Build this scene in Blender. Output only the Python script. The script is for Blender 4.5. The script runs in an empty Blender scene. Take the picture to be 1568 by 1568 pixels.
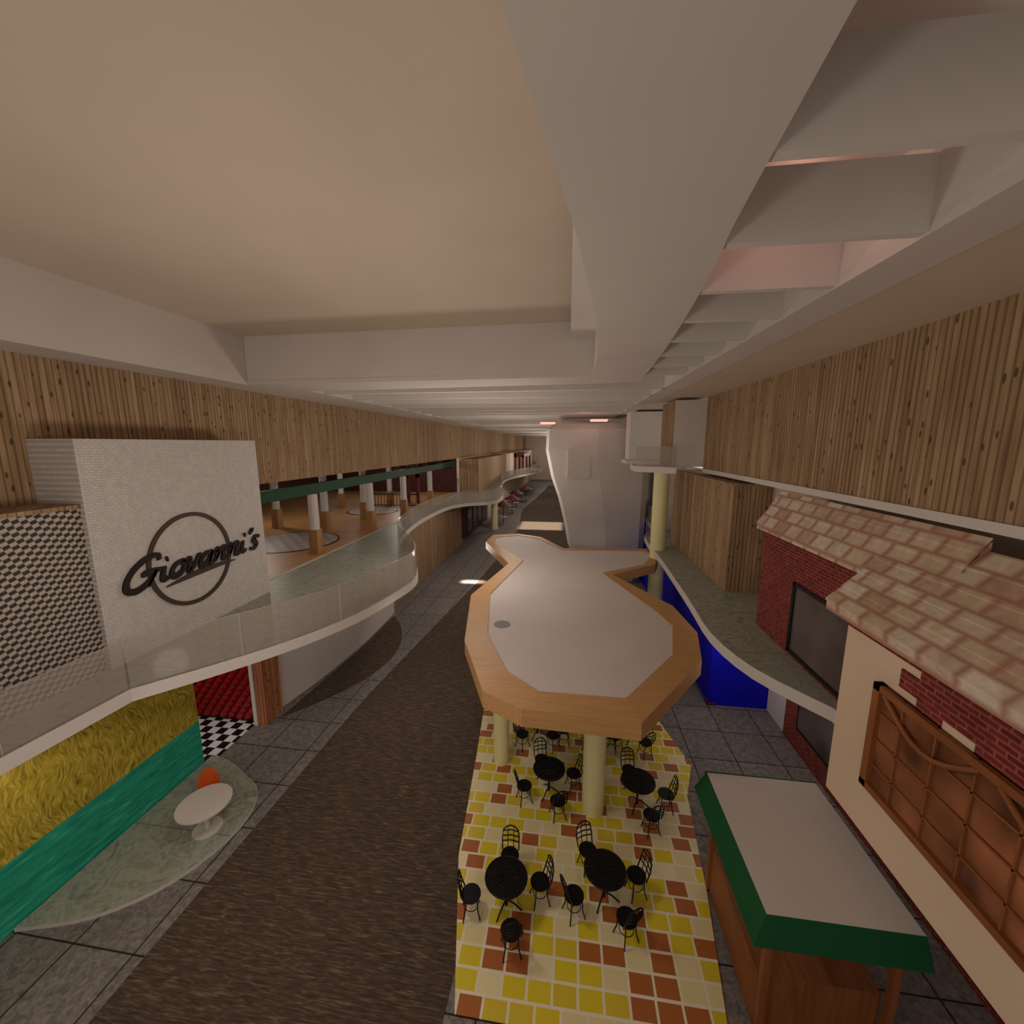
import bpy, math, random
from mathutils import Vector
random.seed(4)
scn=bpy.context.scene
scn.view_settings.view_transform='Standard'
PI=math.pi
def s2l(c):
    return tuple(((v/255)/12.92 if v/255<=0.04045 else (((v/255)+0.055)/1.055)**2.4) for v in c)
class M:
    def __init__(s,name,rough=0.7):
        s.m=bpy.data.materials.new(name); s.m.use_nodes=True; s.t=s.m.node_tree; s.n=s.t.nodes
        s.b=s.n['Principled BSDF']; s.b.inputs['Roughness'].default_value=rough
        s.b.inputs['Specular IOR Level'].default_value=0.25
    def new(s,typ,**k):
        x=s.n.new(typ)
        for a,v in k.items(): setattr(x,a,v)
        return x
    def link(s,a,b): s.t.links.new(a,b)
    def obj(s): return s.new('ShaderNodeTexCoord').outputs['Object']
    def math(s,op,a,b=None):
        x=s.new('ShaderNodeMath',operation=op)
        for i,v in enumerate((a,b)):
            if v is None: continue
            if isinstance(v,(int,float)): x.inputs[i].default_value=v
            else: s.link(v,x.inputs[i])
        return x.outputs[0]
    def sep(s,v):
        x=s.new('ShaderNodeSeparateXYZ'); s.link(v,x.inputs[0]); return x.outputs
    def comb(s,a,b,c=0.0):
        x=s.new('ShaderNodeCombineXYZ')
        for i,v in enumerate((a,b,c)):
            if isinstance(v,(int,float)): x.inputs[i].default_value=v
            else: s.link(v,x.inputs[i])
        return x.outputs[0]
    def noise(s,v,scale,detail=3,dist=0):
        x=s.new('ShaderNodeTexNoise'); s.link(v,x.inputs['Vector']); x.inputs['Scale'].default_value=scale
        x.inputs['Detail'].default_value=detail; x.inputs['Distortion'].default_value=dist
        return x.outputs['Fac']
    def ramp(s,f,stops,const=False):
        x=s.new('ShaderNodeValToRGB'); s.link(f,x.inputs[0]); r=x.color_ramp
        if const: r.interpolation='CONSTANT'
        while len(r.elements)<len(stops): r.elements.new(0.5)
        for e,(p,c) in zip(r.elements,stops): e.position=p; e.color=(*s2l(c),1)
        return x.outputs[0]
    def mix(s,f,a,b,bt='MIX'):
        x=s.new('ShaderNodeMix',data_type='RGBA',blend_type=bt)
        for i,v in ((0,f),(6,a),(7,b)):
            if isinstance(v,(int,float)): x.inputs[i].default_value=v
            elif isinstance(v,tuple): x.inputs[i].default_value=(*s2l(v),1)
            else: s.link(v,x.inputs[i])
        return x.outputs[2]
    def col(s,c):
        if isinstance(c,tuple): s.b.inputs['Base Color'].default_value=(*s2l(c),1)
        else: s.link(c,s.b.inputs['Base Color'])
        return s.m
def plain(name,c,rough=0.7,var=0.015,scale=0.6):
    m=M(name,rough); f=m.noise(m.obj(),scale,2)
    lo=tuple(v*(1-var) for v in c); hi=tuple(min(255,v*(1+var)) for v in c)
    return m.col(m.ramp(f,[(0.3,lo),(0.7,hi)]))
def wood_slats(name,dark,mid,light,w=0.12):
    m=M(name,0.85); o=m.sep(m.obj())
    h=m.math('ADD',o[0],o[1])
    q=m.math('DIVIDE',h,w); idx=m.math('FLOOR',q)
    wn=m.new('ShaderNodeTexWhiteNoise',noise_dimensions='1D'); m.link(idx,wn.inputs['W'])
    fr=m.math('FRACT',q)
    edge=m.math('ABSOLUTE',m.math('SUBTRACT',fr,0.5))
    g=m.noise(m.comb(m.math('MULTIPLY',h,9),m.math('MULTIPLY',o[2],0.5),m.math('MULTIPLY',wn.outputs[0],9)),1.3,2,0.2)
    base=m.ramp(g,[(0.25,dark),(0.5,mid),(0.75,light)])
    tint=m.ramp(wn.outputs[0],[(0.0,(232,226,220)),(1.0,(255,255,255))])
    base=m.mix(1.0,base,tint,'MULTIPLY')
    line=m.math('GREATER_THAN',edge,m.math('ADD',0.31,m.math('MULTIPLY',wn.outputs[0],0.12)))
    base=m.mix(m.math('MULTIPLY',line,0.5),base,tuple(v*0.45 for v in dark))
    kn=m.new('ShaderNodeTexVoronoi'); m.link(m.comb(m.math('MULTIPLY',h,6),m.math('MULTIPLY',o[2],2.4)),kn.inputs['Vector']); kn.inputs['Scale'].default_value=1.0
    k=m.math('LESS_THAN',kn.outputs['Distance'],0.16)
    base=m.mix(m.math('MULTIPLY',k,0.75),base,tuple(v*0.4 for v in dark))
    return m.col(base)
def wood_plain(name,a,b,axis=0,rough=0.5):
    m=M(name,rough); o=m.sep(m.obj())
    v=m.comb(m.math('MULTIPLY',o[0],1 if axis==0 else 12),m.math('MULTIPLY',o[1],12 if axis==0 else 1),m.math('MULTIPLY',o[2],12 if axis!=2 else 1))
    return m.col(m.ramp(m.noise(v,1.2,4,0.5),[(0.3,a),(0.7,b)]))
def bricks(name,c1,c2,mo,w=0.22,h=0.075,ms=0.012,vec=None,offset=0.5):
    m=M(name,0.85); o=m.sep(m.obj())
    v=m.comb(m.math('ADD',o[0],o[1]),o[2])
    t=m.new('ShaderNodeTexBrick'); m.link(v,t.inputs['Vector']); t.offset=offset
    t.inputs['Scale'].default_value=1; t.inputs['Brick Width'].default_value=w; t.inputs['Row Height'].default_value=h
    t.inputs['Mortar Size'].default_value=ms; t.inputs['Mortar Smooth'].default_value=0.1
    for i,c in (('Color1',c1),('Color2',c2),('Mortar',mo)): t.inputs[i].default_value=(*s2l(c),1)
    f=m.noise(m.obj(),6,4)
    return m.col(m.mix(1.0,t.outputs['Color'],m.ramp(f,[(0.3,(205,200,200)),(0.7,(255,255,255))]),'MULTIPLY'))
def shingles():
    m=M('clay_shingles',0.85); o=m.sep(m.obj())
    ry=m.math('DIVIDE',m.math('ADD',o[0],o[2]),0.41); row=m.math('FLOOR',ry)
    rx=m.math('ADD',m.math('DIVIDE',o[1],0.52),m.math('MULTIPLY',row,0.37)); cx=m.math('FLOOR',rx)
    w2=m.new('ShaderNodeTexWhiteNoise',noise_dimensions='2D'); m.link(m.comb(cx,row),w2.inputs['Vector'])
    c=m.ramp(w2.outputs[0],[(0.0,(222,206,182)),(0.3,(202,178,150)),(0.55,(236,226,210)),(0.85,(196,166,140))])
    ax=m.math('ABSOLUTE',m.math('SUBTRACT',m.math('FRACT',rx),0.5)); ay=m.math('ABSOLUTE',m.math('SUBTRACT',m.math('FRACT',ry),0.5))
    d=m.math('MAXIMUM',ax,ay)
    n=m.noise(m.obj(),5,4,1)
    d2=m.math('ADD',d,m.math('MULTIPLY',m.math('SUBTRACT',n,0.5),0.14))
    e=m.new('ShaderNodeMapRange'); m.link(d2,e.inputs[0]); e.inputs[1].default_value=0.34; e.inputs[2].default_value=0.49
    c=m.mix(m.math('MULTIPLY',e.outputs[0],0.8),c,(170,116,96))
    return m.col(m.mix(1.0,c,m.ramp(n,[(0.3,(225,220,215)),(0.7,(255,255,255))]),'MULTIPLY'))

white=plain('white_plaster',(208,201,194)); beige=plain('beige_ceiling_paint',(204,187,169)); cream=plain('cream_stucco',(218,193,166))
sofm=plain('soffit_white',(202,194,186)); floorwhite=plain('canopy_white',(206,197,192))
slat=wood_slats('bamboo_slat_wall',(142,115,86),(170,141,108),(190,162,128))
canwood=wood_plain('oak_rim',(182,138,88),(196,152,100),0)
redbrick=bricks('red_brick',(140,48,40),(112,34,30),(150,92,84))
darkbrick=bricks('dark_brick',(112,62,54),(88,46,42),(70,58,54))
shing=shingles()
def marble():
    m=M('green_marble',0.4); f=m.noise(m.obj(),2.2,8,1.8)
    c=m.ramp(f,[(0.3,(124,128,116)),(0.5,(164,166,153)),(0.62,(138,142,128)),(0.75,(188,188,178))])
    o=m.sep(m.obj()); g=m.math('GREATER_THAN',m.math('ABSOLUTE',m.math('SUBTRACT',m.math('FRACT',m.math('DIVIDE',o[1],2.4)),0.5)),0.493)
    return m.col(m.mix(m.math('MULTIPLY',g,0.5),c,(80,84,76)))
marb=marble()
def tilef():
    m=M('grey_stone_tile',0.6); o=m.sep(m.obj())
    t=m.new('ShaderNodeTexBrick',offset=0.0); m.link(m.comb(o[0],o[1]),t.inputs['Vector'])
    t.inputs['Scale'].default_value=1; t.inputs['Brick Width'].default_value=1.25; t.inputs['Row Height'].default_value=1.25; t.inputs['Mortar Size'].default_value=0.016
    for i,c in (('Color1',(142,136,131)),('Color2',(134,128,124)),('Mortar',(46,43,42))): t.inputs[i].default_value=(*s2l(c),1)
    f=m.noise(m.obj(),9,8,1)
    return m.col(m.mix(1.0,t.outputs['Color'],m.ramp(f,[(0.35,(190,190,190)),(0.65,(255,255,255))]),'MULTIPLY'))
tile=tilef()
def carpetm():
    m=M('brown_streak_carpet',0.95); o=m.sep(m.obj())
    f=m.noise(m.comb(m.math('MULTIPLY',o[0],1.6),m.math('MULTIPLY',o[1],13)),2.2,4,0.8)
    return m.col(m.ramp(f,[(0.35,(64,52,44)),(0.55,(84,70,58)),(0.75,(124,107,88))]))
carp=carpetm()
def mosaic():
    m=M('yellow_mosaic_floor',0.45); o=m.sep(m.obj())
    ry=m.math('DIVIDE',o[1],0.33); row=m.math('FLOOR',ry)
    wn=m.new('ShaderNodeTexWhiteNoise',noise_dimensions='1D'); m.link(row,wn.inputs['W'])
    rx=m.math('ADD',m.math('DIVIDE',o[0],0.42),m.math('MULTIPLY',wn.outputs[0],5)); cx=m.math('FLOOR',rx)
    w2=m.new('ShaderNodeTexWhiteNoise',noise_dimensions='2D'); m.link(m.comb(cx,row),w2.inputs['Vector'])
    c=m.ramp(w2.outputs[0],[(0.0,(225,205,50)),(0.28,(232,218,165)),(0.5,(176,105,55)),(0.72,(220,196,60)),(0.9,(238,226,180))],True)
    ex=m.math('GREATER_THAN',m.math('ABSOLUTE',m.math('SUBTRACT',m.math('FRACT',rx),0.5)),0.45)
    ey=m.math('GREATER_THAN',m.math('ABSOLUTE',m.math('SUBTRACT',m.math('FRACT',ry),0.5)),0.43)
    return m.col(m.mix(m.math('MAXIMUM',ex,ey),c,(238,230,204)))
mos=mosaic()
def lattice():
    m=M('woven_lattice',0.8); o=m.sep(m.obj())
    t=m.new('ShaderNodeTexChecker'); m.link(m.comb(m.math('ADD',m.math('MULTIPLY',o[1],0.8),m.math('MULTIPLY',o[2],0.3)),m.math('SUBTRACT',m.math('MULTIPLY',o[2],1.25),m.math('MULTIPLY',o[1],0.45)),0.05),t.inputs['Vector'])
    t.inputs['Scale'].default_value=11; t.inputs['Color1'].default_value=(*s2l((182,172,162)),1); t.inputs['Color2'].default_value=(*s2l((66,58,53)),1)
    return m.col(t.outputs['Color'])
latt=lattice()
def checker(name,a,b,sc):
    m=M(name,0.4); o=m.sep(m.obj()); t=m.new('ShaderNodeTexChecker'); m.link(m.comb(o[0],o[1],0.01),t.inputs['Vector'])
    t.inputs['Scale'].default_value=sc; t.inputs['Color1'].default_value=(*s2l(a),1); t.inputs['Color2'].default_value=(*s2l(b),1)
    return m.col(t.outputs['Color'])
chk=checker('checker_floor',(225,225,225),(20,20,22),3.6)
def wheat():
    m=M('wheat_mural',0.8); o=m.sep(m.obj())
    d=m.noise(m.obj(),1.1,2,0)
    f=m.noise(m.comb(m.math('ADD',m.math('MULTIPLY',o[1],16),m.math('MULTIPLY',d,14)),m.math('MULTIPLY',o[2],2.6),0.0),1.5,8,0.7)
    return m.col(m.ramp(f,[(0.3,(104,98,34)),(0.43,(162,142,42)),(0.58,(192,168,58)),(0.75,(222,204,126))]))
wht=wheat()
def teal():
    m=M('teal_mural',0.7); o=m.sep(m.obj())
    f=m.noise(m.comb(m.math('MULTIPLY',o[1],1.2),m.math('MULTIPLY',o[2],7)),1.4,5,1)
    return m.col(m.ramp(f,[(0.35,(30,142,116)),(0.6,(45,170,140)),(0.75,(85,197,168))]))
tealm=teal()
def panelwhite():
    m=M('white_textured_block',0.9); 
    o=m.sep(m.obj()); t=m.new('ShaderNodeTexBrick'); m.link(m.comb(o[1],o[2]),t.inputs['Vector']); t.inputs['Scale'].default_value=1
    t.inputs['Brick Width'].default_value=0.13; t.inputs['Row Height'].default_value=0.055; t.inputs['Mortar Size'].default_value=0.007
    m.col(m.mix(t.outputs['Fac'],m.ramp(m.noise(m.obj(),9,3),[(0.3,(194,189,184)),(0.7,(214,208,202))]),(182,177,172)))
    b=m.new('ShaderNodeBump'); b.inputs['Strength'].default_value=0.4; b.inputs['Distance'].default_value=0.015; b.invert=True
    m.link(t.outputs['Fac'],b.inputs['Height']); m.link(b.outputs[0],m.b.inputs['Normal']); return m.m
pwhite=panelwhite()
def glassm(name,tint,fac):
    m=M(name,0.1); m.b.inputs['Base Color'].default_value=(*s2l(tint),1)
    tr=m.new('ShaderNodeBsdfTransparent'); mx=m.new('ShaderNodeMixShader'); mx.inputs[0].default_value=fac
    m.link(tr.outputs[0],mx.inputs[1]); m.link(m.b.outputs[0],mx.inputs[2]); m.link(mx.outputs[0],m.n['Material Output'].inputs[0]); return m.m
glass=glassm('rail_glass',(176,166,156),0.34); seamg=glassm('rail_seam',(200,193,186),0.55)
def emis(name,c,st):
    m=M(name); m.b.inputs['Emission Color'].default_value=(*s2l(c),1); m.b.inputs['Emission Strength'].default_value=st; return m.col(c)
black=plain('black_iron',(18,18,20),0.4); yellowc=plain('pale_yellow_paint',(228,220,168),0.5)
green=plain('green_fascia_paint',(16,66,40),0.6); blue=plain('blue_wall_paint',(8,8,190),0.6); kgreen=plain('kiosk_green_paint',(22,86,48),0.6)
darkgl=plain('dark_glass',(40,34,32),0.08); greygl=plain('grey_window_glass',(84,74,72),0.12,0.3,0.6)
orwood=wood_plain('orange_wood_floor',(172,126,80),(194,148,98),1,0.4); brownw=wood_plain('brown_wood',(122,72,38),(150,92,52),2)
postw=wood_plain('column_base_wood',(150,110,70),(174,132,88),2)
orpil=wood_slats('orange_wood_panel',(150,92,62),(180,116,80),(196,134,94))
redm=plain('red_tufted_vinyl',(160,14,16),0.35); orange=plain('orange_plastic',(205,90,35),0.4)
winm=plain('amber_window_reflection',(134,84,58),0.15,0.35,1.2)  # uneven tone paints smoky reflections into the amber pane
darkred=plain('maroon_paint',(96,34,32),0.6); signb=plain('sign_brown',(40,30,27),0.6); ringb=plain('sign_ring_brown',(72,56,48),0.6); eyeg=plain('grey_disc',(110,106,102),0.5)
patt=checker('patterned_rug',(186,176,166),(158,146,138),3.0)
darkroom=plain('dark_interior',(90,74,66),0.9)  # dark brown colour of the arcade ceiling slab

class MB:
    def __init__(s): s.v=[];s.f=[];s.mi=[];s.mats=[];s.sm=[]
    def mid(s,m):
        if m not in s.mats: s.mats.append(m)
        return s.mats.index(m)
    def add(s,vs,fs,m,smooth=False):
        b=len(s.v); s.v+= [tuple(x) for x in vs]; i=s.mid(m)
        for f in fs: s.f.append([b+k for k in f]); s.mi.append(i); s.sm.append(smooth)
        return s
    def box(s,x0,x1,y0,y1,z0,z1,m):
        vs=[(x,y,z) for z in (z0,z1) for x,y in ((x0,y0),(x1,y0),(x1,y1),(x0,y1))]
        return s.add(vs,[(3,2,1,0),(4,5,6,7),(0,1,5,4),(1,2,6,5),(2,3,7,6),(3,0,4,7)],m)
    def prism(s,p,z0,z1,mt,ms=None,mb=None):
        n=len(p); A=sum(p[i][0]*p[(i+1)%n][1]-p[(i+1)%n][0]*p[i][1] for i in range(n))
        if A<0: p=p[::-1]
        lo=[(x,y,z0) for x,y in p]; hi=[(x,y,z1) for x,y in p]
        s.add(hi,[tuple(range(n))],mt); s.add(lo,[tuple(range(n))[::-1]],mb or ms or mt)
        s.add(lo+hi,[(i,(i+1)%n,n+(i+1)%n,n+i) for i in range(n)],ms or mt); return s
    def ring(s,pi,po,z0,z1,m):
        n=len(pi); vs=[(x,y,z) for P,z in ((pi,z1),(po,z1-0.03),(po,z0),(pi,z0)) for x,y in P]
        fs=[]
        for i in range(n):
            j=(i+1)%n
            for a,b in ((0,1),(1,2),(2,3),(3,0)): fs.append((a*n+i,a*n+j,b*n+j,b*n+i))
        return s.add(vs,fs,m)
    def cyl(s,x,y,z0,z1,r,m,n=24,r2=None):
        r2=r if r2 is None else r2
        vs=[(x+r*math.cos(2*PI*i/n),y+r*math.sin(2*PI*i/n),z0) for i in range(n)]+[(x+r2*math.cos(2*PI*i/n),y+r2*math.sin(2*PI*i/n),z1) for i in range(n)]
        s.add(vs,[(i,(i+1)%n,n+(i+1)%n,n+i) for i in range(n)],m,True)
        s.add(vs,[tuple(range(n))[::-1],tuple(range(n,2*n))],m); return s
    def tube(s,path,r,m,n=6,closed=False):
        P=[Vector(p) for p in path]; vs=[]; L=len(P)
        for i,p in enumerate(P):
            a=P[i-1] if (i>0 or closed) else p; b=P[(i+1)%L] if (i<L-1 or closed) else p
            d=(b-a).normalized(); u=d.orthogonal().normalized() if abs(d.z)>0.95 else d.cross(Vector((0,0,1))).normalized(); w=d.cross(u)
            vs+=[p+u*r*math.cos(2*PI*k/n)+w*r*math.sin(2*PI*k/n) for k in range(n)]
        fs=[]
        for i in range(L if closed else L-1):
            j=(i+1)%L
            for k in range(n): fs.append((i*n+k,i*n+(k+1)%n,j*n+(k+1)%n,j*n+k))
        if not closed: fs+=[tuple(range(n))[::-1],tuple(range((L-1)*n,L*n))]
        return s.add(vs,fs,m,True)
    def done(s,name,loc=None,rz=0,bevel=0):
        me=bpy.data.meshes.new(name); me.from_pydata(s.v,[],s.f)
        for m in s.mats: me.materials.append(m)
        for p,i,sm in zip(me.polygons,s.mi,s.sm): p.material_index=i; p.use_smooth=sm
        me.update(); o=bpy.data.objects.new(name,me); scn.collection.objects.link(o)
        if loc: o.location=loc
        o.rotation_euler[2]=rz
        return o
def smooth(pts,k=4,closed=False):
    out=[]; n=len(pts)
    for i in range(n if closed else n-1):
        g=lambda j: pts[j%n] if closed else pts[max(0,min(n-1,j))]
        p0,p1,p2,p3=g(i-1),g(i),g(i+1),g(i+2)
        for t in range(k):
            t/=k; out.append(tuple(0.5*((2*p1[a])+(-p0[a]+p2[a])*t+(2*p0[a]-5*p1[a]+4*p2[a]-p3[a])*t*t+(-p0[a]+3*p1[a]-3*p2[a]+p3[a])*t**3) for a in (0,1)))
    if not closed: out.append(pts[-1])
    return out

C=10.76; YB=-7; YE=105; SB=3.93; SW=3.92
# ---------------- floor
MB().box(-30,16,YB,YE,-0.3,0,tile).done('floor')
left=[(-7.4,YB),(-7.3,3),(-7.15,8.6),(-7.0,12.6),(-6.6,16.9),(-6.1,22),(-5.7,26),(-5.3,34),(-5.2,44),(-6.0,56),(-5,70),(-4,90)]
right=[(0,90),(0.5,70),(0.6,56),(0.2,44),(0.4,34),(0.6,26),(0.9,20),(0.5,14),(-1,11),(-1.6,8),(-1.8,3),(-1.8,YB)]
MB().prism(smooth(left)+smooth(right),0.001,0.012,carp).done('carpet_runner')
MB().prism(smooth([(-9.3,11.3),(-8.6,12.1),(-7.6,13.8),(-7.25,15.9),(-7.9,18.1),(-8.95,19.6)])+[(-8.95,16)],0.001,0.012,carp).done('carpet_inlay')
MB().prism([(-2.75,13.4),(-2.45,10.4),(-2.2,7.5),(-1.6,5),(2.6,5),(3.0,7.5),(3.25,9.8),(3.65,10.9),(3.1,12.9),(1.2,14.2),(-1,14.4)],0.013,0.03,mos).done('mosaic_floor_patio')
# ---------------- ceiling
cofR=[(-1.6,YB),(-1.2,-3),(-0.7,0),(-0.3,2),(0,3.7),(0.13,4.6),(0.33,6.1),(0.5,8),(0.58,9.8),(0.6,11.5)]
chL=[(0.2,YB),(0.5,-3),(0.9,0),(1.1,2),(1.3,3.9),(1.42,4.7),(1.62,6.6),(1.82,9.1),(2.0,12.75)]
ce=MB()
ce.box(-11,-9.65,YB,12.8,C,C+0.12,sofm)
ce.prism([(-11,11.75),(0.6,11.5),(2.0,12.75),(-8.7,13.4),(-11,13.4)],C-0.001,C+0.12,sofm)
ce.prism(smooth(cofR)+smooth(chL)[::-1],C,C+0.12,sofm)
ce.box(-11,-8.7,13.4,YE,C,C+0.12,sofm)
ce.box(3.0,3.6,YB,YE,C,C+0.14,sofm)
ce.box(3.6,9,YB,YE,C+0.1,C+0.24,beige)
ce.box(-8.7,3.0,60,YE,C,C+0.12,sofm)
ce.box(-9.8,-9.65,YB,11.7,C+0.12,12.15,sofm)
def wallstrip(mb,p,z0,z1,m,th=0.1):
    for a,b in zip(p[:-1],p[1:]):
        d=Vector((b[0]-a[0],b[1]-a[1])).normalized(); nx,ny=d.y*th,-d.x*th
        mb.prism([a,b,(b[0]+nx,b[1]+ny),(a[0]+nx,a[1]+ny)],z0,z1,m)
wallstrip(ce,smooth(cofR),C+0.12,12.15,sofm)
ce.prism([(-9.8,11.75),(0.7,11.5),(0.7,11.65),(-9.8,11.9)],C+0.12,12.15,sofm)
ce.box(-9.9,0.9,YB,11.9,12.15,12.3,beige)
wallstrip(ce,[(x-0.1,y) for x,y in smooth(chL)],C+0.12,C+0.85,white)
ce.box(3.0,3.12,YB,60,C+0.14,C+0.85,white)
ce.box(-8.85,-8.7,13.4,60,C+0.12,C+0.85,white)
ce.box(0,3.2,YB,13,C+0.95,C+1.05,white)  # unseen solid lid added over the channel to cut sky light
ce.box(-8.9,3.2,13,60,C+0.95,C+1.05,white)  # same added lid above the wide skylight, blocks the sky
ce.done('ceiling')
bm=MB()
y=-6.7
while y<12.5:
    xl=[a for a in smooth(chL) if a[1]<=y][-1][0] if y>YB else 0
    bm.box(xl-0.05,3.05,y,y+0.1,C+0.02,C+0.62,white); y+=1.22
y=14.2
while y<60:
    bm.box(-8.75,3.05,y,y+0.18,C+0.0,C+0.62,white); y+=2.0
bm.done('skylight_beams')
# ---------------- walls
MB().box(-11,-10.72,YB,40,7.6,C,slat).box(-11,-10.7,40,YE,7.6,C,slat).done('wall_left')
MB().box(5.55,5.9,YB,18.0,8.0,C+0.1,slat).box(5.5,6.3,YB,18.0,7.85,8.0,white).done('wall_right')
MB().box(-30,16,YE,YE+0.3,0,C,beige).done('wall_far')
# ---------------- upper left walkway
L=[(-8.6,YB),(-8.6,0),(-8.6,4.6),(-8.5,6.4),(-7.5,7.6),(-6.6,8.9),(-5.9,10.4),(-5.5,12.2),(-5.35,13.6),(-5.8,15),(-7.0,17),(-8.3,19.3),(-9.2,24),(-9.2,30),(-8.2,32.6),(-6.3,34),(-5.9,37),(-6.6,42),(-8,50),(-8.2,58),(-6.6,66),(-5.0,74),(-5.2,82),(-7,92),(-7.5,YE-0.02)]
Ls=L[:4]+smooth(L[3:],4)[1:]
MB().prism(Ls+[(-10.5,YE-0.02),(-10.5,YB)],SB,4.2,marb,white,white).done('walkway_left')
def rail(name,p,seam=6,h=1.0):
    g=MB()
    off=0.06
    q=[Vector((a[0],a[1])) for a in p]
    for a,b in zip(q[:-1],q[1:]):
        d=(b-a).normalized(); n=Vector((d.y,-d.x))*0.012
        i=Vector((-d.y,d.x))*off
        a2,b2=a+i,b+i
        g.prism([tuple(a2-n),tuple(b2-n),tuple(b2+n),tuple(a2+n)],4.2,4.2+h,glass)
    path=[(a[0]-off,a[1],4.2+h) for a in p]
    g.tube(path,0.012,seamg,4)
    for i in range(2,len(p),seam): g.box(p[i][0]-off-0.02,p[i][0]-off+0.02,p[i][1]-0.008,p[i][1]+0.008,4.2,4.2+h,seamg)
    return g.done(name)
rail('glass_railing',Ls)
# upper left arcade interior
MB().box(-26,-10.45,12,40,4.0,4.2,orwood).box(-10.52,-10.4,12,40,4.0,4.215,white).done('wooden_floor_arcade')
iw=MB()
iw.box(-26.2,-26,11,40.2,4,9,darkbrick); iw.box(-26,-11,40,40.2,4,7.6,darkbrick); iw.box(-26,-11,11.3,11.5,4.2,9,darkbrick); iw.box(-26,-11,11.5,40,8.6,8.8,darkroom)
for k in range(12): iw.box(-25.98,-25.9,12.5+k*2.3,14+k*2.3,6.2,7.6,darkgl)
for k in range(10): iw.box(-25.5+k*1.45,-24.6+k*1.45,39.9,39.98,6.6,7.5,darkgl)
iw.done('wall_arcade')
MB().box(-11.1,-10.95,11.9,39.9,6.85,7.25,green).box(-11.1,-10.85,11.9,39.9,7.25,7.3,green).done('green_fascia_beam')
for x,y in ((-10.95,16.4),(-10.95,21.6),(-13.4,21.1),(-10.95,26.4),(-13.0,24.8),(-16.6,21.4),(-10.95,31.8),(-14,31),(-17,29)):
    c=MB(); c.box(x-0.2,x+0.2,y-0.2,y+0.2,4.2,5.3,postw); c.cyl(x,y,5.3,6.86 if x>-11.5 else 8.6,0.2,white,16); c.box(x-0.23,x+0.23,y-0.23,y+0.23,4.2,4.3,postw); c.done('arcade_column')
for x,y,r in ((-13.6,18.3,2.3),(-13.9,27.8,1.8)):
    MB().cyl(x,y,4.2,4.215,r,black,48).cyl(x,y,4.2,4.225,r-0.12,patt,48).done('round_rug')
ir=MB()
for k in range(16): ir.box(-15.0+k*0.25,-14.97+k*0.25,29.9,29.93,4.2,5.2,black)
ir.box(-15,-11.2,29.88,29.95,5.15,5.22,black).box(-15,-11.2,29.88,29.95,4.3,4.36,black); ir.done('iron_fence')
MB().box(-13.0,-12.8,32,32.3,4.2,8.6,darkred).box(-12.2,-12,32,32.3,4.2,8.6,darkred).box(-13,-12,32,32.3,6.3,6.6,darkred).done('maroon_door_frame')
# sign wall
MB().box(-10.72,-9.62,6.95,11.75,4.2,9.1,pwhite).done('sign_wall')
MB().box(-10.72,-9.72,YB,6.95,4.2,7.72,latt).box(-10.72,-9.68,YB,6.95,7.72,7.8,slat).done('lattice_wall')
G={'G':([[(0.86,0.80),(0.80,0.98),(0.55,1.0),(0.22,0.75),(0.06,0.38),(0.12,0.06),(0.38,-0.04),(0.66,0.12),(0.80,0.42),(0.76,0.30),(0.66,-0.02)],[(0.44,0.42),(0.62,0.47),(0.98,0.46)]],1.0),
'i':([[(0.06,0.5),(0.05,0.2),(0.1,0.02),(0.26,0.06)],[(0.08,0.72),(0.12,0.76)]],0.3),
'o':([[(0.28,0.5),(0.1,0.42),(0.02,0.2),(0.12,0.0),(0.32,0.06),(0.4,0.3),(0.3,0.5),(0.44,0.46)]],0.46),
'v':([[(0.0,0.42),(0.08,0.5),(0.12,0.25),(0.14,0.0),(0.3,0.2),(0.4,0.5),(0.5,0.46)]],0.48),
'a':([[(0.38,0.46),(0.22,0.5),(0.06,0.34),(0.04,0.1),(0.14,0.0),(0.3,0.14),(0.4,0.48),(0.36,0.16),(0.42,0.0),(0.56,0.08)]],0.54),
'n':([[(0.0,0.44),(0.08,0.5),(0.06,0.2),(0.04,0.0)],[(0.05,0.12),(0.2,0.42),(0.34,0.5),(0.36,0.3),(0.34,0.06),(0.42,0.0),(0.54,0.08)]],0.54),
"'":([[(0.1,0.95),(0.1,0.85),(0.02,0.72)]],0.16),
's':([[(0.36,0.48),(0.2,0.52),(0.1,0.4),(0.2,0.26),(0.28,0.12),(0.16,-0.02),(0.0,0.04)]],0.4)}
lt=MB(); cx=0.0
word="Giovanni's"; tot=sum(G[c][1] for c in word); SX=4.05/tot; SY=0.66
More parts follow.
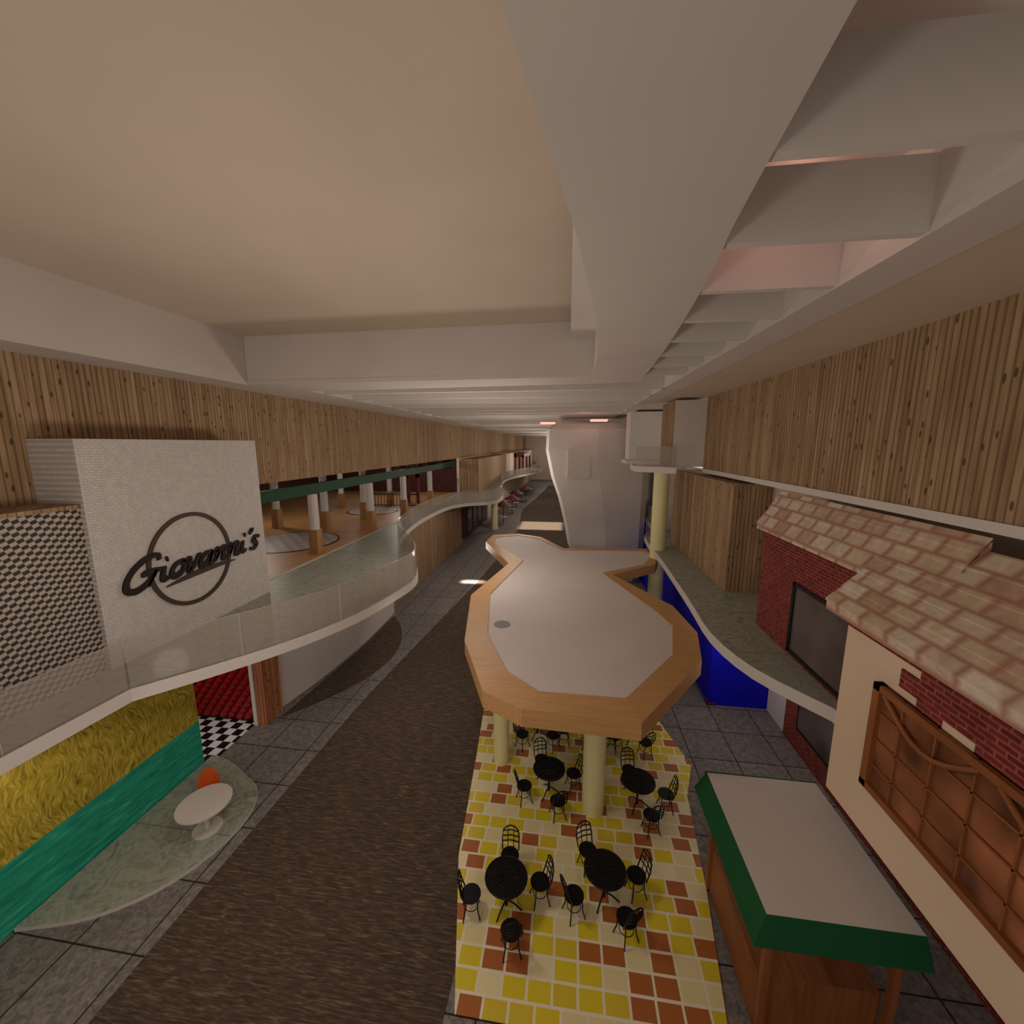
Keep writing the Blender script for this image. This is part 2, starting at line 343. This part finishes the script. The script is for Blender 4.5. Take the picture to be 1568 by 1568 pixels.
for c in word:
    for st in G[c][0]:
        p=smooth(st,6); Q=[Vector(((cx+a)*SX+0.32*b*SY, b*SY+0.02*(cx+a))) for a,b in p]
        vs=[]; n=len(Q)
        for i,q in enumerate(Q):
            t=i/(n-1); wv=0.074*(0.5+0.5*math.sin(PI*min(1,max(0,t*0.9+0.08))))
            d=(Q[min(n-1,i+1)]-Q[max(0,i-1)]).normalized(); nn=Vector((-d.y,d.x))
            o=(nn*0.7+Vector((0.35,0.5))*(1 if nn.dot(Vector((0.35,0.5)))>0 else -1)*0.6)*wv
            for s_ in (1,-1):
                w_=q+o*s_
                for x in (-9.60,-9.55): vs.append((x,7.35+w_.x,5.74+w_.y))
        fs=[]
        for i in range(n-1):
            a=i*4; b=a+4
            fs+=[(a+1,a+3,b+3,b+1),(a,a+1,b+1,b),(a+2,b+2,b+3,a+3)]
        fs+=[(0,1,3,2),((n-1)*4,(n-1)*4+1,(n-1)*4+3,(n-1)*4+2)]
        lt.add(vs,fs,signb)
    cx+=G[c][1]
Q=[Vector((1.0+2.1*t, -0.17+0.06*math.sin(t*PI)+0.10*t)) for t in [i/16 for i in range(17)]]
vs=[]
for i,q in enumerate(Q):
    wv=0.012+0.06*math.sin(PI*i/16)
    for s_ in (1,-1):
        for x in (-9.60,-9.56): vs.append((x,7.35+q.x,5.74+q.y+wv*s_))
lt.add(vs,[f for i in range(16) for f in ((i*4+1,i*4+3,i*4+7,i*4+5),(i*4,i*4+1,i*4+5,i*4+4),(i*4+2,i*4+6,i*4+7,i*4+3))],ringb)
ri=[];n=64
for r,x in ((1.2,-9.62),(1.2,-9.58),(1.1,-9.58),(1.1,-9.62)): ri+=[(x,9.16+r*math.cos(2*PI*i/n),6.07+r*math.sin(2*PI*i/n)) for i in range(n)]
lt.add(ri,[(a*n+i,a*n+(i+1)%n,((a+1)%4)*n+(i+1)%n,((a+1)%4)*n+i) for a in range(4) for i in range(n)],ringb)
lt.done('restaurant_sign')
MB().box(-10.7,-8.7,40,58,4.2,7.55,slat).done('wooden_kiosk_block')
MB().box(-10.7,-8.6,58.02,YE,4.2,7.6,beige).done('wall_left_upper')
# ---------------- lower left
MB().prism(smooth([(-9.65,11.6),(-9.25,14),(-9.05,17),(-9.1,20)])+[(-9.4,20),(-9.9,11.6)],0,SW,white).done('wall_left_lower')
MB().box(-9.9,-9.5,20,36,0,SW,slat).done('wall_left_slatted_lower')
lf=MB(); lf.box(-11.5,-9.6,38,48,0,SW,darkbrick)
for k in range(4): lf.box(-9.62,-9.55,38.6+k*2.3,40.3+k*2.3,0.5,2.8,darkgl)
lf.box(-11.5,-9.4,48,YE,0,SW,beige); lf.done('wall_left_shops')
MB().box(-9.78,-9.45,10.85,11.6,0,SW,orpil).box(-9.88,-9.76,10.8,10.95,0,SW,white).done('storefront_pillar')
MB().box(-10.4,-10.1,YB,9.15,1.35,SW,wht).box(-10.4,-10.09,YB,9.15,0,1.35,tealm).done('wall_mural')
MB().box(-14,-9.9,9.0,10.95,0.0,0.015,chk).done('checker_floor_shop')
rd=MB(); rd.box(-14,-9.88,10.95,11.1,0,SW,black)
for i in range(14):
    for j in range(10):
        cx=-13.8+i*0.3; cz=0.2+j*0.4
        for ox,oz in ((0,0),(0.15,0.2)):
            x,z=cx+ox,cz+oz
            if z>3.7 or x>-9.95: continue
            rd.add([(x-0.125,10.94,z),(x,10.94,z-0.17),(x+0.125,10.94,z),(x,10.94,z+0.17),(x,10.8,z)],[(0,1,4),(1,2,4),(2,3,4),(3,0,4)],redm)
rd.box(-14.1,-14,9,11,0,SW,redm); rd.done('wall_red_tufted')
MB().prism(smooth([(-10.05,9.35),(-9.5,9.3),(-8.6,8.9),(-7.8,8.4),(-7.5,7.4),(-7.9,6.2),(-8.8,5.4),(-10.05,5.0)]),0.0,0.08,marb,white).done('cafe_platform')
MB().cyl(-8.2,7.3,0.08,0.11,0.3,white,24).cyl(-8.2,7.3,0.11,0.74,0.05,white,12).cyl(-8.2,7.3,0.74,0.78,0.55,white,40).done('cafe_table')
def shellchair(name,loc,rz):
    c=MB(); n=10
    vs=[];
    for j in range(6):
        t=j/5
        for i in range(n):
            a=PI*(0.05+0.9*i/(n-1)); 
            vs.append((0.24*math.cos(a)*(0.75+0.25*t),0.2*math.sin(a)*(0.8+0.3*t),0.45+0.36*t*math.sin(a)))
    c.add(vs,[(j*n+i,j*n+i+1,(j+1)*n+i+1,(j+1)*n+i) for j in range(5) for i in range(n-1)],orange,True)
    c.box(-0.22,0.22,-0.2,0.18,0.43,0.46,orange)
    for sx in (-1,1):
        for sy in (-1,1): c.tube([(sx*0.15,sy*0.13,0.43),(sx*0.2,sy*0.19,0.005)],0.012,black)
    c.done(name,loc,rz,0)
shellchair('orange_chair',(-8.75,7.95,0.082),0.6)
# ---------------- canopy (fish)
inn=[(-3.9,22.3),(-3.7,20.8),(-1.9,17.9),(-2.6,13.5),(-2.1,10.5),(-1.3,8.7),(-.5,8),(1.3,8),(2.7,10),(3.1,11.7),(2.9,12.6),(1.5,16.5),(3.4,17.9),(4,19.6),(3.8,20.4),(-.2,20),(-1.5,22.3),(-2.7,23)]
out=[(-4.2,23.0),(-4.3,21.3),(-2.5,17.4),(-3.25,13.4),(-2.65,10.1),(-1.7,7.9),(-.8,7.4),(1.5,7.3),(3.35,9.85),(3.7,11.4),(3.5,13.3),(1.9,16.4),(3.9,18.1),(4.45,19.7),(4.1,20.9),(-.1,20.4),(-1.4,22.8),(-2.8,23.5)]
cn=MB(); cn.prism(inn,3.5,3.79,floorwhite); cn.ring(inn,out,3.4,3.82,canwood)
cn.cyl(-1.8,11.2,3.78,3.80,0.24,eyeg,32)
for x,y,r in ((-1.7,10.35,0.22),(0.8,9.1,0.27),(0.2,18,0.25)):
    cn.cyl(x,y,0.03 if y<15 else 0.012,3.5,r,yellowc,28)
cn.done('fish_shaped_canopy')
# ---------------- bistro sets
def table_mesh():
    c=MB(); n=28
    c.tube([(0.4*math.cos(2*PI*i/n),0.4*math.sin(2*PI*i/n),0.74) for i in range(n)],0.016,black,6,True)
    c.tube([(0.2*math.cos(2*PI*i/n),0.2*math.sin(2*PI*i/n),0.74) for i in range(n)],0.01,black,6,True)
    c.cyl(0,0,0.732,0.742,0.39,black,28)
    for i in range(8):
        a=2*PI*i/8; c.tube([(0.05*math.cos(a),0.05*math.sin(a),0.745),(0.4*math.cos(a),0.4*math.sin(a),0.745)],0.009,black)
    c.cyl(0,0,0.1,0.73,0.03,black,10)
    for i in range(3):
        a=2*PI*i/3; c.tube([(0,0,0.22),(0.15*math.cos(a),0.15*math.sin(a),0.15),(0.3*math.cos(a),0.3*math.sin(a),0.012)],0.016,black)
    return c
def chair_mesh():
    c=MB(); n=20
    c.cyl(0,0,0.435,0.455,0.19,black,20)
    for a in (45,135,225,315):
        a=math.radians(a); x,y=math.cos(a),math.sin(a)
        c.tube([(0.16*x,0.16*y,0.44),(0.17*x,0.17*y,0.2),(0.23*x,0.23*y,0.008)],0.013,black)
    c.tube([(0.13*math.cos(2*PI*i/n),0.13*math.sin(2*PI*i/n),0.2) for i in range(n)],0.008,black,5,True)
    bk=[(-0.17,0.12,0.44),(-0.18,0.19,0.65),(-0.16,0.22,0.82),(-0.08,0.235,0.9),(0,0.24,0.92),(0.08,0.235,0.9),(0.16,0.22,0.82),(0.18,0.19,0.65),(0.17,0.12,0.44)]
    c.tube(bk,0.015,black)
    for z in (0.6,0.7,0.8): c.tube([(-0.17,0.13+(z-.44)*.24,z),(0,0.16+(z-.44)*.24,z),(0.17,0.13+(z-.44)*.24,z)],0.013,black)
    for x in (-0.06,0.06): c.tube([(x,0.15,0.45),(x,0.235,0.9)],0.009,black)
    return c
t0=table_mesh().done('bistro_table',(-0.3,9.4,0.03)); c0=None
tabs=[(-0.3,9.4,0.5),(1.9,9.3,0.2),(-0.75,11.5,0.9),(0.75,11.3,0.1),(2.1,11.7,0.6),(0.9,7.0,0.4),(-1.0,6.6,0.2)]
for i,(x,y,a0) in enumerate(tabs):
    if i: 
        o=bpy.data.objects.new('bistro_table',t0.data); scn.collection.objects.link(o); o.location=(x,y,0.03)
    for k in range(4):
        a=a0+k*PI/2+random.uniform(-.2,.2); r=0.68
        px,py=x+r*math.cos(a),y+r*math.sin(a)
        if math.hypot(px-0.8,py-9.1)<0.52 or math.hypot(px+1.7,py-10.35)<0.48: continue
        if c0 is None: c0=chair_mesh().done('bistro_chair'); o=c0
        else: o=bpy.data.objects.new('bistro_chair',c0.data); scn.collection.objects.link(o)
        o.location=(px,py,0.03); o.rotation_euler[2]=a-PI/2
# ---------------- right side
R=[(6.85,YB),(4.95,YB),(4.95,7.6),(4.1,8.9),(3.75,10.5),(3.85,12.8),(4.0,17.1),(4.1,22),(5.0,24.5),(5.1,30),(5.1,40),(4.6,55),(3.4,70),(4.2,YE-0.02),(6.85,YE-0.02)]
MB().prism([R[0]]+R[1:3]+smooth(R[2:-1],3)[1:]+[R[-1]],SB,4.2,marb,white,white).done('walkway_right')
rs=[(4.1,22),(5.0,24.5),(5.1,30),(5.1,40),(4.6,55),(3.4,70),(4.2,YE-0.02)]
rail('glass_railing',[(x+0.12,y) for x,y in smooth(rs,3)],4)
MB().box(5.2,6.38,13.8,21,4.2,7.7,slat).box(5.15,6.38,13.75,21.05,7.7,7.76,slat).done('wooden_display_block')
MB().box(6.4,6.7,YB,24,4.2,7.78,beige).done('wall_right_upper')
w=MB(); w.box(4.3,5.55,18.0,20.2,8.06,C,white); w.box(4.28,4.3,18.02,20.2,8.06,C,slat); w.done('soffit_block')
w=MB(); w.box(3.4,6.6,24,25.6,8.1,C,white); w.box(5.6,6.6,24,YE,4.2,C,white); w.box(3.2,6.6,23.6,25.6,7.9,8.1,white); w.done('wall_right_far')
w=MB(); w.prism([(2.9,18.6),(4.4,17.6),(4.6,20.2),(3.0,20.6)],7.8,8.05,white); w.prism([(2.95,18.62),(4.3,17.7),(4.32,17.73),(2.97,18.65)],8.05,8.9,glass); w.done('balcony_ledge')
MB().cyl(4.2,19.2,0,7.8,0.34,yellowc,32).cyl(4.2,19.2,0,0.15,0.4,white,32).done('yellow_column')
MB().cyl(-7.6,42.5,0,SB,0.34,yellowc,32).cyl(-7.6,42.5,0,0.15,0.4,white,32).done('yellow_column')
def roof(mb,xe,ze,xr,zr,y0,y1,m,th=0.14):
    vs=[(xe,y,ze) for y in (y0,y1)]+[(xr,y,zr) for y in (y0,y1)]+[(xe,y,ze-th) for y in (y0,y1)]+[(xr,y,zr-th) for y in (y0,y1)]
    mb.add(vs,[(0,1,3,2),(5,4,6,7),(4,5,1,0),(1,5,7,3),(0,2,6,4),(2,3,7,6)],m)
b=MB(); b.box(5.15,6.38,7.02,11.3,4.2,7.0,redbrick)
b.box(5.1,5.16,7.3,9.65,4.3,4.38,black).box(5.1,5.16,7.3,9.65,5.85,5.93,black).box(5.1,5.16,9.58,9.68,4.3,5.93,black).box(5.13,5.155,7.3,9.6,4.38,5.85,greygl)
roof(b,4.98,6.95,5.5,7.78,6.0,11.4,shing)
for k in range(4): roof(b,4.98+k*0.13-0.012,6.97+k*0.2075,4.98+(k+1)*0.13,6.97+(k+1)*0.2075-0.01,6.0,11.42,shing,0.035)
b.add([(5.15,11.3,7.0),(6.4,11.3,7.0),(5.55,11.3,7.65)],[(0,1,2)],redbrick)
b.done('brick_shop')
g=MB(); g.box(4.6,4.94,YB,7.0,3.1,6.32,cream); g.box(4.94,5.1,YB,7.0,4.2,6.6,cream); g.box(4.6,4.9,-6.5,-6,0,3.1,cream)
g.box(4.58,4.62,YB,7.0,6.1,6.32,redbrick)
for (y0,y1,z0,z1) in ((YB,5.55,5.55,6.12),(YB,5.2,5.2,5.56),(YB,4.7,4.6,5.22),(5.55,5.85,5.72,5.98)):
    g.box(4.575,4.61,y0,y1,z0,z1,redbrick)
for (y0,y1,z0,z1) in ((4.75,5.15,5.4,5.7),(4.2,4.6,5.0,5.3),(3.3,4.2,5.45,5.75)): g.box(4.565,4.6,y0,y1,z0,z1,cream)
roof(g,4.38,6.42,5.5,7.6,YB,7.25,shing,0.16)
for k in range(5): roof(g,4.38+k*0.224-0.012,6.44+k*0.236,4.38+(k+1)*0.224,6.44+(k+1)*0.236-0.01,YB,7.27,shing,0.035)
wy0,wy1,wz0,wz1=2.6,6.15,3.95,5.6
for yy in (wy0,wy1-0.12): g.box(4.48,4.62,yy,yy+0.12,wz0,wz1,brownw)
for zz in (wz0,wz1-0.1): g.box(4.48,4.62,wy0,wy1,zz,zz+0.1,brownw)
g.box(4.55,4.572,wy0,wy1,wz0,wz1,winm)
for k in range(1,7): g.box(4.52,4.57,wy0+k*0.51-0.012,wy0+k*0.51+0.012,wz0,wz1,brownw)
for k in range(1,4): g.box(4.52,4.57,wy0,wy1,wz0+k*0.41-0.012,wz0+k*0.41+0.012,brownw)
for s0 in (0,1.6): g.tube([(4.5,wy1-0.2-s0-t*0.17,5.5-0.35*math.sin(t/8*PI)) for t in range(9)],0.035,brownw,8)
g.done('stucco_shop')
# lower right
MB().box(5.05,8.5,13.9,14.1,0,SW,blue).box(5.05,5.25,14.1,30,0,SW,blue).box(5.0,5.3,13.85,14.2,0,0.1,darkred).box(5.2,5.4,30,YE,0,SW,beige).done('wall_blue')
b=MB(); b.box(6.9,7.2,YB,12.7,0,SW,redbrick); b.box(6.86,6.92,9.6,12.0,0.7,2.6,black); b.box(6.84,6.87,9.7,11.9,0.8,2.5,greygl); b.box(6.95,8.5,12.7,13.88,0,SW,white); b.done('wall_right_lower')
k=MB()
k.box(2.9,4.9,5.2,7.75,2.42,2.5,white)
k.add([(2.9,7.75,2.5),(2.9,5.2,2.5),(2.72,5.1,2.05),(2.72,7.85,2.05)],[(0,1,2,3)],kgreen); k.add([(2.9,5.2,2.5),(4.9,5.2,2.5),(5,5.1,2.05),(2.72,5.1,2.05)],[(0,1,2,3)],kgreen)
k.box(2.88,4.92,7.74,7.78,2.3,2.5,kgreen)
for x in (3.0,4.7):
    for yy in (5.4,7.6): k.box(x,x+0.1,yy-0.1,yy,0.03,2.42,brownw)
k.box(3.05,4.75,5.5,7.5,0.03,1.0,brownw); k.done('awning_kiosk')
# ---------------- white tapered tower
def loft(mb,rings,m):
    n=len(rings[0]); vs=[p for r in rings for p in r]; fs=[]
    for j in range(len(rings)-1):
        for i in range(n): fs.append((j*n+i,j*n+(i+1)%n,(j+1)*n+(i+1)%n,(j+1)*n+i))
    fs+=[tuple(range(n))[::-1],tuple(range((len(rings)-1)*n,len(rings)*n))]
    mb.add(vs,fs,m)
def rg_(x0,x1,y0,y1,z,c=0.7): return [(x0+c*.5,y0,z),((x0+x1)*.5,y0-c*.6,z),(x1-c,y0,z),(x1,y0+c,z),(x1,y1-c,z),(x1-c,y1,z),(x0+c,y1,z),(x0,y1-c,z),(x0,y0+c,z)]
t=MB(); loft(t,[rg_(1.0,4.9,26.9,30,0.013,.5),rg_(0.1,5.0,26.6,30.3,2.5,.4),rg_(-0.2,5.0,26.5,30.5,4.1,.4),rg_(-0.55,5.0,26.4,30.6,5.5,.4),rg_(-1.05,5.0,26.3,30.8,6.95,.4),rg_(-1.4,5.0,26.2,31,8.6,.4),rg_(-1.35,5.0,26.2,31,9.9,.4),rg_(-0.9,4.9,26.5,31,10.25,.4)],white)
t.box(0.0,1.4,26.0,26.4,6.9,8.7,white); t.done('white_tapered_tower')
# ---------------- far things
for x,y,z in ((-1.7,35,0),(2.2,31.5,0)):
    MB().box(x-0.6,x+0.6,y-0.5,y+0.5,C-0.12,C,emis('pink_glow',(255,160,140),1.5)).done('pink_ceiling_light')
def umb(x,y,z):
    u=MB(); u.cyl(x,y,z,z+2.3,0.04,black,8); u.cyl(x,y,z+2.0,z+2.6,1.1,darkred,8,0.05); u.cyl(x,y,z+0.7,z+0.75,0.45,white,20); u.done('parasol_table')
for x,y in ((-7.2,46),(-7.0,52),(-7.2,58),(-6.4,64)): umb(x,y,0)
f=MB()
for yy in (66,72,78): f.box(-8.5,-8.2,yy,yy+0.4,4.2,7.6,darkred).box(-7.3,-7.0,yy,yy+0.4,4.2,7.2,darkred)
f.box(-8.5,-7.0,66,78.4,6.9,7.5,darkred); f.done('maroon_pergola')
# ---------------- lights
w=bpy.data.worlds.new('world'); scn.world=w; w.use_nodes=True
w.node_tree.nodes['Background'].inputs[0].default_value=(1.0,0.88,0.8,1); w.node_tree.nodes['Background'].inputs[1].default_value=0.65
def pt(name,loc,p,c=(1,0.875,0.77),r=0.1):
    l=bpy.data.lights.new(name,'POINT'); l.energy=p; l.color=c; l.shadow_soft_size=r; o=bpy.data.objects.new(name,l); o.location=loc; scn.collection.objects.link(o)
for x,y,z,p in ((-14.5,15.5,7.9,100),(-18,22,7.9,150),(-14,26.5,7.9,90),(-15,35,7.9,170),(-12,10,3.2,28),(-9,5,3.3,18),(5.6,10.5,3.2,36),(4.4,13.0,2.6,30)): pt('fill_interior',(x,y,z),p)  # added fill lights for shop interiors and under the walkways, no real fixtures
for y,p in ((-2,260),(6,260),(15,320),(26,330),(38,380),(50,450),(64,500),(80,500),(95,400)): pt('fill_mall',(-3.8,y,7.2),p,r=0.5)  # row of fill lights added in mid-air to even out the ambient light
pt('fill_floor_mall',(-5.5,12,3.2),38,r=0.4); pt('fill_floor_mall',(-5.0,22,3.2),50,r=0.4); pt('fill_floor_mall',(-5.8,5,3.2),30,r=0.4)  # extra fill added low over the ground floor, no fixtures there
pt('lamp_pink_channel',(2.2,4.65,11.4),4.5,(1,0.5,0.42)); pt('lamp_pink_tower',(1.0,24.6,10.4),16,(1,0.45,0.38))
def ar(name,loc,sx,sy,p,spread,rot=(0,0,0),c=(1,0.9,0.78)):
    l=bpy.data.lights.new(name,'AREA'); l.shape='RECTANGLE'; l.size=sx; l.size_y=sy; l.energy=p; l.spread=spread; l.color=c
    o=bpy.data.objects.new(name,l); o.location=loc; o.rotation_euler=rot; scn.collection.objects.link(o)
ar('sun_patch',(-2.8,45,C-0.05),4.6,4.5,300,math.radians(4)); ar('sun_patch',(-6.0,25.5,C-0.05),1.4,0.5,26,math.radians(4))
# ---------------- camera
cam=bpy.data.cameras.new('camera'); co=bpy.data.objects.new('camera',cam); scn.collection.objects.link(co)
cam.sensor_width=36; cam.lens=14.46; cam.clip_end=300
co.location=(0,0,9); co.rotation_euler=(PI/2-math.radians(9.4),0,math.radians(7.67)); scn.camera=co
